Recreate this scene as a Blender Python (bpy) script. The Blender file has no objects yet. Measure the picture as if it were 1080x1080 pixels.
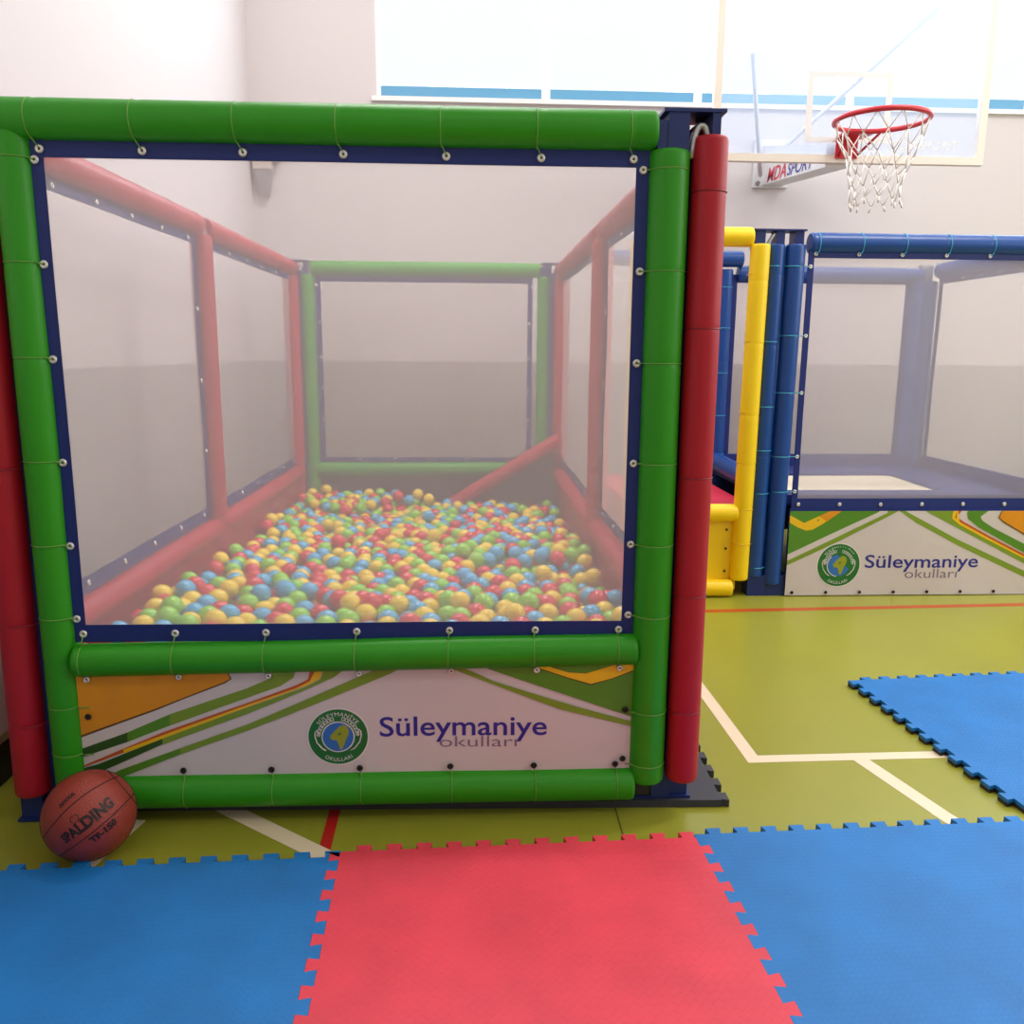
import bpy, bmesh, math, random
import numpy as np
from mathutils import Vector, Matrix, kdtree
PI = math.pi
random.seed(7)
SC = bpy.context.scene
COL = SC.collection
V = Vector

# ------------------------------------------------------------------ materials
def srgb(r, g, b):
    f = lambda c: (c/12.92 if c <= .04045 else ((c+.055)/1.055)**2.4)
    return (f(r/255), f(g/255), f(b/255), 1)

def mat(name, col, rough=.5, metal=0, spec=.5, bump=None, var=None, coat=0):
    m = bpy.data.materials.new(name); m.use_nodes = True
    nt = m.node_tree; b = nt.nodes['Principled BSDF']
    b.inputs['Base Color'].default_value = col
    b.inputs['Roughness'].default_value = rough
    b.inputs['Metallic'].default_value = metal
    b.inputs['Specular IOR Level'].default_value = spec
    b.inputs['Coat Weight'].default_value = coat
    tc = nt.nodes.new('ShaderNodeTexCoord')
    if var:                                    # (scale, amount): uneven wear of the colour
        n = nt.nodes.new('ShaderNodeTexNoise'); n.inputs['Scale'].default_value = var[0]
        n.inputs['Detail'].default_value = 5
        nt.links.new(tc.outputs['Object'], n.inputs['Vector'])
        mp = nt.nodes.new('ShaderNodeMapRange')
        mp.inputs[1].default_value = .3; mp.inputs[2].default_value = .7
        mp.inputs[3].default_value = 1-var[1]; mp.inputs[4].default_value = 1+var[1]
        nt.links.new(n.outputs['Fac'], mp.inputs[0])
        mx = nt.nodes.new('ShaderNodeVectorMath'); mx.operation = 'SCALE'
        mx.inputs[0].default_value = col[:3]
        nt.links.new(mp.outputs[0], mx.inputs['Scale'])
        nt.links.new(mx.outputs[0], b.inputs['Base Color'])
    if bump:                                   # (kind, scale, strength)
        if bump[0] == 'noise':
            n = nt.nodes.new('ShaderNodeTexNoise'); n.inputs['Scale'].default_value = bump[1]; o = n.outputs['Fac']
            n.inputs['Detail'].default_value = 3
        elif bump[0] == 'voronoi':
            n = nt.nodes.new('ShaderNodeTexVoronoi'); n.inputs['Scale'].default_value = bump[1]; o = n.outputs['Distance']
        else:
            n = nt.nodes.new('ShaderNodeTexChecker'); n.inputs['Scale'].default_value = bump[1]; o = n.outputs['Fac']
        mpn = nt.nodes.new('ShaderNodeMapping'); mpn.inputs['Rotation'].default_value = (0, 0, .785 if bump[0] == 'checker' else 0)
        nt.links.new(tc.outputs['Object'], mpn.inputs['Vector']); nt.links.new(mpn.outputs[0], n.inputs['Vector'])
        bp = nt.nodes.new('ShaderNodeBump'); bp.inputs['Strength'].default_value = bump[2]; bp.inputs['Distance'].default_value = .004
        nt.links.new(o, bp.inputs['Height']); nt.links.new(bp.outputs[0], b.inputs['Normal'])
    return m

def net_mat(name, col, cover):
    """fine safety net: threads cover a share of the area, the rest is open"""
    m = bpy.data.materials.new(name); m.use_nodes = True
    nt = m.node_tree; nt.nodes.clear()
    out = nt.nodes.new('ShaderNodeOutputMaterial'); mx = nt.nodes.new('ShaderNodeMixShader')
    tr = nt.nodes.new('ShaderNodeBsdfTransparent'); d = nt.nodes.new('ShaderNodeBsdfDiffuse'); t = nt.nodes.new('ShaderNodeBsdfTranslucent')
    m2 = nt.nodes.new('ShaderNodeMixShader'); m2.inputs[0].default_value = .5
    d.inputs[0].default_value = col; t.inputs[0].default_value = col
    nt.links.new(d.outputs[0], m2.inputs[1]); nt.links.new(t.outputs[0], m2.inputs[2])
    mx.inputs[0].default_value = cover
    nt.links.new(tr.outputs[0], mx.inputs[1]); nt.links.new(m2.outputs[0], mx.inputs[2]); nt.links.new(mx.outputs[0], out.inputs[0])
    return m

def glass_mat(name, tint, refl):
    m = bpy.data.materials.new(name); m.use_nodes = True
    nt = m.node_tree; nt.nodes.clear()
    out = nt.nodes.new('ShaderNodeOutputMaterial'); mx = nt.nodes.new('ShaderNodeMixShader')
    tr = nt.nodes.new('ShaderNodeBsdfTransparent'); g = nt.nodes.new('ShaderNodeBsdfGlossy')
    tr.inputs[0].default_value = tint; g.inputs['Roughness'].default_value = .03
    mx.inputs[0].default_value = refl
    nt.links.new(tr.outputs[0], mx.inputs[1]); nt.links.new(g.outputs[0], mx.inputs[2]); nt.links.new(mx.outputs[0], out.inputs[0])
    return m

VB = ('noise', 35, .08)
M = dict(
    green=mat('green vinyl', srgb(44, 150, 20), .42, bump=VB, spec=.4),
    red=mat('red vinyl', srgb(176, 18, 42), .45, bump=VB, spec=.4),
    yellow=mat('yellow vinyl', srgb(252, 214, 10), .42, bump=VB),
    blue=mat('blue vinyl', srgb(14, 70, 148), .36, bump=VB),
    navy=mat('navy border webbing', srgb(10, 36, 118), .5, bump=VB),
    charcoal=mat('dark grey vinyl', srgb(58, 54, 52), .6, bump=VB),
    bluemetal=mat('blue painted steel', srgb(22, 44, 112), .4),
    steel=mat('galvanised steel', srgb(190, 192, 196), .35, .8),
    eyelet=mat('nickel eyelet', srgb(226, 224, 222), .25, .5),
    hole=mat('eyelet shadow gap', srgb(30, 24, 26), .8),
    cordg=mat('green cord', srgb(104, 158, 66), .5),
    cordc=mat('cyan cord', srgb(60, 165, 200), .5),
    cordr=mat('red cord', srgb(140, 24, 44), .5),
    cordy=mat('yellow cord', srgb(215, 165, 8), .5),
    net=net_mat('white safety net', srgb(240, 228, 232), .38),
    netside=net_mat('pale safety net', srgb(236, 226, 228), .40),
    pvc=mat('white banner print', srgb(214, 204, 208), .5, bump=('noise', 7, .5)),
    p_orange=mat('orange print', srgb(226, 146, 22), .45, var=(6, .12)),
    p_yellow=mat('yellow print', srgb(240, 192, 26), .45),
    p_green=mat('green print', srgb(84, 140, 36), .45),
    p_lime=mat('lime print', srgb(124, 154, 44), .45),
    p_dark=mat('dark green print', srgb(44, 84, 30), .45),
    p_rust=mat('rust print', srgb(196, 84, 30), .45),
    p_brown=mat('brown print', srgb(96, 64, 24), .45),
    p_white=mat('white print', srgb(226, 222, 224), .45),
    e_green=mat('emblem green print', srgb(30, 112, 46), .45),
    e_blue=mat('emblem blue print', srgb(48, 112, 192), .45),
    e_land=mat('emblem land print', srgb(150, 160, 36), .45),
    l_navy=mat('navy letter print', srgb(40, 42, 150), .45),
    l_grey=mat('grey letter print', srgb(128, 114, 142), .45),
    l_red=mat('red letter print', srgb(208, 56, 84), .45),
    floor=mat('olive sports floor', srgb(152, 152, 50), .30, var=(1.3, .06), bump=('noise', 3, .05)),
    line=mat('cream court paint', srgb(236, 218, 190), .4),
    linered=mat('red court paint', srgb(190, 34, 34), .4),
    lineor=mat('orange court paint', srgb(188, 78, 30), .4),
    joint=mat('floor joint', srgb(84, 84, 34), .6),
    matblue=mat('blue foam mat', srgb(14, 116, 194), .55, bump=('checker', 90, 1), var=(6, .10)),
    matred=mat('red foam mat', srgb(226, 62, 82), .55, bump=('checker', 60, 1), var=(6, .10)),
    matblack=mat('black foam backing', srgb(40, 36, 38), .6),
    rubber=mat('black rubber mat', srgb(58, 58, 70), .55),
    ball=mat('basketball leather', srgb(150, 54, 44), .42, bump=('voronoi', 260, .35)),
    seam=mat('basketball seam', srgb(60, 18, 20), .6),
    ink=mat('black ink', srgb(34, 14, 18), .5),
    b_red=mat('red plastic', srgb(222, 30, 48), .16, spec=.6),
    b_yellow=mat('yellow plastic', srgb(252, 214, 20), .16, spec=.6),
    b_green=mat('green plastic', srgb(140, 214, 40), .14, spec=.6),
    b_blue=mat('blue plastic', srgb(66, 176, 226), .14, spec=.6),
    white=mat('white powder coat', srgb(226, 226, 228), .4),
    frame=mat('cream board frame', srgb(232, 222, 212), .4),
    rim=mat('red rim paint', srgb(204, 44, 56), .35),
    cord=mat('white net cord', srgb(236, 230, 226), .7),
    glass=net_mat('glare hazed acrylic', srgb(206, 226, 255), .20),  # clear board; milky blue veil imitates window glare in the colour
    pane=glass_mat('window glass', (.95, .97, .98, 1), .05),
    sash=mat('blue window sash', srgb(96, 158, 196), .5),
    trim=mat('white window trim', srgb(235, 235, 238), .5),
    pad=mat('trampoline pad blue', srgb(26, 44, 120), .5),
    bed=mat('trampoline bed', srgb(236, 222, 196), .6),
    redpad=mat('pink red cushion', srgb(226, 40, 72), .4),
    grey=mat('grey bracket', srgb(140, 134, 138), .5),
    ceiling=mat('ceiling paint', srgb(232, 230, 228), .8),
    cush=mat('cream vinyl', srgb(200, 184, 176), .5),
)
def wall_mat():
    m = mat('wall paint', srgb(206, 198, 196), .75, bump=('noise', 60, .1))
    nt = m.node_tree; b = nt.nodes['Principled BSDF']
    g = nt.nodes.new('ShaderNodeNewGeometry'); s = nt.nodes.new('ShaderNodeSeparateXYZ'); r = nt.nodes.new('ShaderNodeMapRange')
    r.inputs[1].default_value = 1.165; r.inputs[2].default_value = 1.172
    mx = nt.nodes.new('ShaderNodeMix'); mx.data_type = 'RGBA'
    mx.inputs[6].default_value = srgb(158, 152, 152); mx.inputs[7].default_value = srgb(212, 204, 206)   # dado paint below, wall paint above
    nt.links.new(g.outputs['Position'], s.inputs[0]); nt.links.new(s.outputs[2], r.inputs[0]); nt.links.new(r.outputs[0], mx.inputs[0])
    nt.links.new(mx.outputs[2], b.inputs['Base Color'])
    return m
M['wall'] = wall_mat()

# ------------------------------------------------------------------ object helpers
def thing(name, label, cat, loc=(0, 0, 0), group=None):
    o = bpy.data.objects.new(name, None); COL.objects.link(o); o.location = loc
    o.empty_display_size = .05
    return tag(o, label, cat, group)
def tag(o, label, cat, group=None):
    o['label'] = label; o['category'] = cat
    if group: o['group'] = group
    return o

class MB:
    def __init__(s): s.v = []; s.f = []; s.m = []; s.sm = []
    def add(s, vs, fs, mi=0, smooth=False):
        o = len(s.v); s.v += [tuple(x) for x in vs]
        for f in fs: s.f.append([i+o for i in f]); s.m.append(mi); s.sm.append(smooth)
        return s
    def box(s, a, b, mi=0):
        (x0, y0, z0), (x1, y1, z1) = a, b
        vs = [(x0,y0,z0),(x1,y0,z0),(x1,y1,z0),(x0,y1,z0),(x0,y0,z1),(x1,y0,z1),(x1,y1,z1),(x0,y1,z1)]
        return s.add(vs, [(0,3,2,1),(4,5,6,7),(0,1,5,4),(1,2,6,5),(2,3,7,6),(3,0,4,7)], mi)
    def prism(s, pts, d, mi=0):
        """polygon in 3D extruded by vector d"""
        n = len(pts); vs = [V(p) for p in pts] + [V(p)+V(d) for p in pts]
        return s.add(vs, [list(range(n))[::-1], list(range(n, 2*n))] + [(i, (i+1) % n, n+(i+1) % n, n+i) for i in range(n)], mi)
    def poly(s, pts, mi=0): return s.add(pts, [list(range(len(pts)))], mi)
    def sweep(s, pts, r, seg=8, mi=0, closed=False, rad=None, caps=True):
        pts = [V(p) for p in pts]; n = len(pts); vs = []; prev = None
        for i, p in enumerate(pts):
            if closed: t = pts[(i+1) % n]-pts[i-1]
            else: t = pts[min(i+1, n-1)]-pts[max(i-1, 0)]
            t.normalize()
            if prev is None:
                a = V((0, 0, 1)) if abs(t.z) < .9 else V((1, 0, 0)); u = t.cross(a).normalized()
            else: u = (prev-t*prev.dot(t)).normalized()
            prev = u; w = t.cross(u); rr = rad[i] if rad else r
            vs += [p+(u*math.cos(2*PI*k/seg)+w*math.sin(2*PI*k/seg))*rr for k in range(seg)]
        fs = []
        for i in range(n if closed else n-1):
            j = (i+1) % n
            fs += [(i*seg+k, i*seg+(k+1) % seg, j*seg+(k+1) % seg, j*seg+k) for k in range(seg)]
        s.add(vs, fs, mi, True)
        if not closed and caps:
            o = len(s.v)-len(vs)
            s.f += [[o+k for k in range(seg)][::-1], [o+(n-1)*seg+k for k in range(seg)]]; s.m += [mi, mi]; s.sm += [False, False]
        return s
    def build(s, name, mats, parent=None, loc=(0, 0, 0)):
        me = bpy.data.meshes.new(name); me.from_pydata(s.v, [], s.f)
        for x in (mats if isinstance(mats, (list, tuple)) else [mats]): me.materials.append(x)
        me.polygons.foreach_set('material_index', s.m); me.polygons.foreach_set('use_smooth', s.sm)
        bm = bmesh.new(); bm.from_mesh(me); bmesh.ops.recalc_face_normals(bm, faces=bm.faces); bm.to_mesh(me); bm.free()
        o = bpy.data.objects.new(name, me); COL.objects.link(o); o.location = loc
        if parent: o.parent = parent
        return o

def tube(name, p0, p1, r, m, parent, pinch=(), seg=28):
    """a foam sleeve: rounded ends, slight unevenness, drawn in where a cord is tied round it"""
    p0, p1 = V(p0), V(p1); L = (p1-p0).length; d = (p1-p0)/L
    ts = [0, .002, .006, .012] + [x for x in np.arange(.03, L-.02, .035)] + [L-.012, L-.006, L-.002, L]
    for q in pinch: ts += [q-.012, q-.004, q, q+.004, q+.012]
    ts = sorted(t for t in set(round(float(t), 4) for t in ts) if 0 <= t <= L)
    ph = random.random()*6
    rad = []
    for t in ts:
        e = min(t, L-t); k = 1 if e >= .012 else .84+.16*math.sqrt(max(0, 1-(1-e/.012)**2))
        k *= 1+.008*math.sin(t*7+ph)
        for q in pinch:
            k *= 1-.022*math.exp(-((t-q)/.005)**2)
        rad.append(r*k)
    return MB().sweep([p0+d*t for t in ts], r, seg, rad=rad).build(name, m, parent)

def ring_pts(c, ax, r, n=20):
    c = V(c); ax = V(ax).normalized(); a = V((0, 0, 1)) if abs(ax.z) < .9 else V((1, 0, 0))
    u = ax.cross(a).normalized(); w = ax.cross(u)
    return [c+(u*math.cos(2*PI*k/n)+w*math.sin(2*PI*k/n))*r for k in range(n)]
def tie(tb, c, ax, r, eye, m, cr=.0016):
    """cord wrapped round a sleeve at c and run to the eyelet"""
    mb = MB().sweep(ring_pts(c, ax, r*.985+.0008), cr, 6, closed=True)
    if eye is not None:
        e = V(eye); c = V(c); d = e-c; n = V(ax).normalized(); d = d-n*d.dot(n)
        # front face of the sleeve towards the eyelet
        s = c+d.normalized()*(r*.9)+V((0, -1, 0))*(r*.35 if abs(n.y) < .5 else 0)
        mb.sweep([s, e], cr, 6)
    return mb.build('tie_cord', m, tb)
def eyelet(parent, p, n, R=.0095, dark=False):
    n = V(n).normalized(); p = V(p)
    mb = MB().sweep(ring_pts(p+n*.003, n, R*.66, 14), R*.42, 8, closed=True)
    mb.poly(ring_pts(p+n*.0025, n, R*.5, 14), 1)
    o = mb.build('eyelet', [M['hole'] if dark else M['eyelet'], M['hole']], parent)
    return o

def panel_net(parent, o, u, w, W, H, bw, netm, eyes, side, name='net_panel', wob=.004, dark=()):
    """rectangular net with a navy webbing border.  o = lower left inner corner, u/w = unit axes, W x H inner size, bw = border widths (l, r, b, t)"""
    o, u, w = V(o), V(u), V(w); n = V(side)
    nx, nz = 14, 12
    def P(a, b, off=0):
        return o+u*a+w*b+n*(off+wob*math.sin(a*5+b*3)*math.sin(a*2-b*4))
    xs = [W*i/nx for i in range(nx+1)]; zs = [H*i/nz for i in range(nz+1)]
    mb = MB()
    mb.add([P(a, b) for b in zs for a in xs], [(j*(nx+1)+i, j*(nx+1)+i+1, (j+1)*(nx+1)+i+1, (j+1)*(nx+1)+i) for j in range(nz) for i in range(nx)], 0, True)
    net = mb.build(name, netm, parent)
    l, r, b, t = bw; bd = MB()
    def strip(x0, x1, z0, z1, kx, kz):
        X = [x0+(x1-x0)*i/kx for i in range(kx+1)]; Z = [z0+(z1-z0)*i/kz for i in range(kz+1)]
        for off, fl in ((.0025, 1), (-.0025, -1)):
            bd.add([P(a, c, off) for c in Z for a in X], [(j*(kx+1)+i, j*(kx+1)+i+1, (j+1)*(kx+1)+i+1, (j+1)*(kx+1)+i) for j in range(kz) for i in range(kx)], 0, True)
    strip(-l, 0, -b, H+t, 1, 16); strip(W, W+r, -b, H+t, 1, 16)
    strip(0, W, -b, 0, 16, 1); strip(0, W, H, H+t, 16, 1)
    bd.build('border', M['navy'], net)
    for (a, c) in eyes: eyelet(net, P(a, c, .003), n)
    return net, P

# ------------------------------------------------------------------ text helper
def text_geo(s, offset=0.0, space=1.0, shear=0.0, res=4):
    cu = bpy.data.curves.new('t', 'FONT'); cu.body = s; cu.fill_mode = 'FRONT'; cu.offset = offset
    cu.space_character = space; cu.shear = shear; cu.resolution_u = res
    o = bpy.data.objects.new('t', cu); COL.objects.link(o)
    dg = bpy.context.evaluated_depsgraph_get(); me = o.evaluated_get(dg).to_mesh()
    vs = np.array([v.co[:2] for v in me.vertices]); fs = [list(p.vertices) for p in me.polygons]
    o.evaluated_get(dg).to_mesh_clear()
    bpy.data.objects.remove(o); bpy.data.curves.remove(cu)
    return vs, fs
def put_text(mb, s, f, x0, x1, base, height=None, mi=0, ref='H', **kw):
    """letters fitted between x0 and x1 on the baseline; cap height given; f maps (x, y) to a point"""
    vs, fs = text_geo(s, **kw)
    cap = text_geo(ref)[0][:, 1].max()
    sx = (x1-x0)/(vs[:, 0].max()-vs[:, 0].min()); sy = height/cap if height else sx
    X = x0+(vs[:, 0]-vs[:, 0].min())*sx; Y = base+vs[:, 1]*sy
    mb.add([f(a, b) for a, b in zip(X, Y)], fs, mi)

# ------------------------------------------------------------------ room
def struct(mb, name, m, parent=None):
    o = mb.build(name, m, parent)
    if not parent: o['kind'] = 'structure'
    return o
XL, XR, YB, YF, ZC = -.50, 8.0, 4.05, -6.0, 5.0
fl = struct(MB().box((XL-.1, YF-.1, -.1), (XR+.1, YB+.1, 0)), 'floor', M['floor'])
def line(pts, w, m, name='court_line'):
    """painted line along points on the floor"""
    mb = MB(); P = [V((x, y, 0)) for x, y in pts]
    for i in range(len(P)-1):
        a, b = P[i], P[i+1]; d = (b-a).normalized(); n = V((-d.y, d.x, 0))*w/2
        e = d*w/2 if i < len(P)-2 else V((0, 0, 0)); s = d*w/2 if i else V((0, 0, 0))
        mb.prism([a-n-s, b-n+e, b+n+e, a+n-s], (0, 0, .0008+.0002*i))
    mb.build(name, m, fl)
line([(1.80, 3.2), (1.86, .285), (3.3, .31)], .045, M['line'])
line([(2.195, .28), (2.28, -.06), (2.40, -.4)], .05, M['line'])
line([(.30, .06), (.60, -.17), (.9, -.40)], .05, M['line'])
line([(.096, .0), (.036, -.26)], .034, M['line'])
line([(.605, .3), (.618, -.4)], .03, M['linered'])
line([(1.2, 1.77), (5.4, 1.95)], .045, M['lineor'])
line([(1.385, .2), (1.375, -.5)], .004, M['joint'], 'floor_joint')
struct(MB().box((XL-.1, YF, 0), (XL, YB+.1, ZC)), 'wall_left', M['wall'])
struct(MB().box((XR, YF, 0), (XR+.1, YB, ZC)), 'wall_right', M['wall'])
struct(MB().box((XL-.1, YF-.1, 0), (XR+.1, YF, ZC)), 'wall_front', M['wall'])
struct(MB().box((XL-.1, YF-.1, ZC), (XR+.1, YB+.1, ZC+.1)), 'ceiling', M['ceiling'])
ZS, ZT, WX0, WX1 = 2.93, 4.5, .35, 7.6
bw = MB().box((XL, YB, 0), (XR+.1, YB+.12, ZS)).box((XL, YB, ZT), (XR+.1, YB+.12, ZC)).box((XL, YB, ZS), (WX0, YB+.12, ZT)).box((WX1, YB, ZS), (XR+.1, YB+.12, ZT))
struct(bw, 'wall_back', M['wall'])
mull = [WX0, 1.5, 2.55, 3.62, 4.9, 6.2, WX1]
struct(MB().box((WX0-.03, YB-.03, ZS-.03), (WX1+.03, YB+.01, ZS)), 'trim_1', M['trim'])
for i in range(6):
    a, b = mull[i], mull[i+1]; e = .03
    f = MB().box((a, YB+.02, ZS), (a+e, YB+.08, ZT)).box((b-e, YB+.02, ZS), (b, YB+.08, ZT)).box((a+e, YB+.02, ZT-.05), (b-e, YB+.08, ZT))
    fo = struct(f, 'window_%d' % (i+1), M['trim'])
    MB().box((a+e, YB+.02, ZS), (b-e, YB+.08, ZS+.075)).build('bottom_sash', M['sash'], fo)
    MB().box((a+e, YB+.045, ZS+.075), (b-e, YB+.051, ZT-.05)).build('pane', M['pane'], fo)

# ------------------------------------------------------------------ foam floor mats
def tooth_edge(L, n, d, first, gap=0.0, sh=0.0):
    """profile along one side, from 0 to L, swinging between 0 and +d"""
    p = L/(2*n); pts = []
    for i in range(2*n):
        up = (i % 2 == 0) == first; a, b = i*p+sh, (i+1)*p+sh
        if up:
            k = p*.13
            pts += [(a+k*.6+gap, 0), (a-k*.4+gap, d-gap), (b+k*.4-gap, d-gap), (b-k*.6-gap, 0)]
    return [(0, 0)] + pts + [(L, 0)]
def puzzle_mat(name, label, m, org, ang, L, sides, th=.022, back=True, W=None, group=None):
    """sides: dict of e/n/w/s -> (teeth, depth, first, sign); corner org = lower left of the local frame"""
    W = W or L; out = []
    def run(A, B, key):
        A, B = V((*A, 0)), V((*B, 0)); d = (B-A).normalized(); nrm = V((d.y, -d.x, 0)); LL = (B-A).length
        if key in sides:
            n, dep, first, sg, *sh = sides[key]
            for t, h in tooth_edge(LL, n, dep, first, .0012, *sh)[:-1]: out.append(A+d*t+nrm*h*sg)
        else: out.append(A)
    run((0, 0), (L, 0), 's'); run((L, 0), (L, W), 'e'); run((L, W), (0, W), 'n'); run((0, W), (0, 0), 'w')
    z0 = th*.5 if back else 0
    o = MB().prism([p+V((0, 0, z0)) for p in out], (0, 0, th-z0)).build(name, m)
    o.location = (*org, .001); o.rotation_euler = (0, 0, ang)
    if back: MB().prism(out, (0, 0, z0)).build('backing', M['matblack'], o)
    return tag(o, label, 'floor mat', group)
A = .036; ca, sa = math.cos(A), math.sin(A); ML = .897
def row(i):    # lower-left corner of mat i of the front row (0 = red); its back edge runs through (.65, -.20)
    bx, by = .661+i*ML*ca, -.203+i*ML*sa+(.012*i if i > 0 else .020*i)
    return (bx+ML*sa, by-ML*ca)
T = (12, .026, True, 1)
puzzle_mat('puzzle_mat', 'red foam puzzle mat in the front row between two blue mats', M['matred'], row(0), A, ML, dict(n=T, e=(12, .026, True, 1), w=(12, .026, True, 1), s=T))
puzzle_mat('puzzle_mat', 'blue foam puzzle mat left of the red mat, right in front of the basketball', M['matblue'], row(-1), A, ML, dict(n=T, w=T, s=T, e=(12, .026, False, -1, .020)))
puzzle_mat('puzzle_mat', 'blue foam puzzle mat joined to the right edge of the red mat', M['matblue'], row(1), A, ML, dict(n=T, e=T, s=T, w=(12, .026, False, -1, .012)))
puzzle_mat('puzzle_mat', 'blue foam puzzle mat with dark toothed edge lying on the floor before the trampoline', M['matblue'], (2.505, -.055), .072, .915, dict(n=T, e=T, w=(12, .024, True, 1)))
puzzle_mat('rubber_mat', 'black rubber mat with toothed edge lying under the ball pit', M['rubber'], (-.06, .048), -.022, 1.74, dict(e=(22, .022, True, 1)), th=.021, back=False, W=1.8)

# ------------------------------------------------------------------ banner artwork (x across, z up, metres)
def clip(poly, x0, x1, z0, z1):
    for ax, lim, sg in ((0, x0, 1), (0, x1, -1), (1, z0, 1), (1, z1, -1)):
        out = []
        for i in range(len(poly)):
            a, b = poly[i-1], poly[i]; ia = (a[ax]-lim)*sg >= 0; ib = (b[ax]-lim)*sg >= 0
            if ia != ib:
                t = (lim-a[ax])/(b[ax]-a[ax]); out.append(tuple(a[k]+t*(b[k]-a[k]) for k in (0, 1)))
            if ib: out.append(b)
        poly = out
        if not poly: return poly
    return poly
ART_MATS = ['pvc', 'p_orange', 'p_yellow', 'p_green', 'p_lime', 'p_dark', 'p_rust', 'p_brown', 'p_white']
PIT_ART = [(7, [(-0.0743, 0.4485), (0.3543, 0.4206), (0.3642, 0.4023), (0.3454, 0.3895), (0.2461, 0.3503), (0.164, 0.316), (-0.025, 0.2476), (-0.0948, 0.2222)]), (1, [(-0.0743, 0.4485), (0.3519, 0.4206), (0.3594, 0.4024), (0.3432, 0.3934), (0.2464, 0.3542), (0.1643, 0.3213), (-0.027, 0.2529), (-0.0943, 0.2275)]), (5, [(-0.0984, 0.1823), (-0.0277, 0.2158), (0.087, 0.2565), (0.085, 0.2299), (-0.0298, 0.1918), (-0.1006, 0.1582)]), (3, [(0.087, 0.2565), (0.1984, 0.305), (0.1962, 0.2733), (0.085, 0.2299)]), (4, [(0.1984, 0.305), (0.4005, 0.3758), (0.4627, 0.4037), (0.4814, 0.4425), (0.5349, 0.4419), (0.5237, 0.4056), (0.4885, 0.3825), (0.3992, 0.3496), (0.1962, 0.2733)]), (6, [(-0.1021, 0.1421), (-0.0268, 0.169), (0.1768, 0.2551), (0.3985, 0.3352), (0.5302, 0.3846), (0.5601, 0.4), (0.5714, 0.4415), (0.6055, 0.4411), (0.592, 0.4022), (0.5595, 0.3843), (0.3979, 0.3233), (0.1757, 0.2391), (-0.0273, 0.1637), (-0.1028, 0.1341)]), (2, [(0.0736, 0.2088), (0.1762, 0.2471), (0.3982, 0.3299), (0.5298, 0.3768), (0.5648, 0.3947), (0.5884, 0.4413), (0.6055, 0.4411), (0.592, 0.4022), (0.5595, 0.3843), (0.3979, 0.3233), (0.1755, 0.2365), (0.0728, 0.1981)]), (5, [(-0.0524, 0.1547), (0.0048, 0.1698), (0.1756, 0.2378), (0.1745, 0.2218), (0.0458, 0.1637), (-0.0552, 0.1224)]), (4, [(0.1756, 0.2378), (0.3978, 0.322), (0.5594, 0.3817), (0.5919, 0.3996), (0.6104, 0.4411), (0.6764, 0.4403), (0.6263, 0.4044), (0.5467, 0.3687), (0.3969, 0.3048), (0.1744, 0.2205)]), (3, [(-0.0065, 0.1215), (0.062, 0.1527), (0.2202, 0.2104), (0.219, 0.193), (0.078, 0.1375), (-0.0082, 0.0999)]), (4, [(0.2202, 0.2104), (0.3955, 0.2757), (0.4956, 0.3193), (0.7299, 0.4215), (0.7696, 0.4393), (0.8238, 0.4387), (0.7715, 0.4106), (0.4947, 0.2982), (0.3946, 0.2584), (0.219, 0.193)]), (4, [(0.9127, 0.4377), (0.9423, 0.4191), (1.2189, 0.3094), (1.4167, 0.2551), (1.4765, 0.2379), (1.4761, 0.2488), (1.4163, 0.2687), (1.2695, 0.3141), (1.0419, 0.3889), (0.9721, 0.4214), (0.9473, 0.4374)]), (3, [(0.992, 0.4369), (1.0343, 0.4207), (1.2435, 0.3466), (1.4158, 0.2823), (1.4756, 0.2624), (1.4685, 0.4449), (0.992, 0.45)]), (7, [(1.1415, 0.4352), (1.1567, 0.4246), (1.2426, 0.3932), (1.3011, 0.3752), (1.3563, 0.3905), (1.414, 0.4111), (1.469, 0.4317), (1.4686, 0.4422), (1.1414, 0.4457)]), (2, [(1.1415, 0.4379), (1.1566, 0.4272), (1.2425, 0.3971), (1.301, 0.3792), (1.3563, 0.3931), (1.4138, 0.4151), (1.4689, 0.4343), (1.4685, 0.4449), (1.3702, 0.4327), (1.2876, 0.4085), (1.2422, 0.4117), (1.2018, 0.424), (1.1665, 0.4376)]), (3, [(1.1765, 0.4375), (1.2018, 0.4254), (1.2422, 0.413), (1.2876, 0.4099), (1.3702, 0.4327), (1.3698, 0.4459), (1.1764, 0.448)])] #PITART
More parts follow.
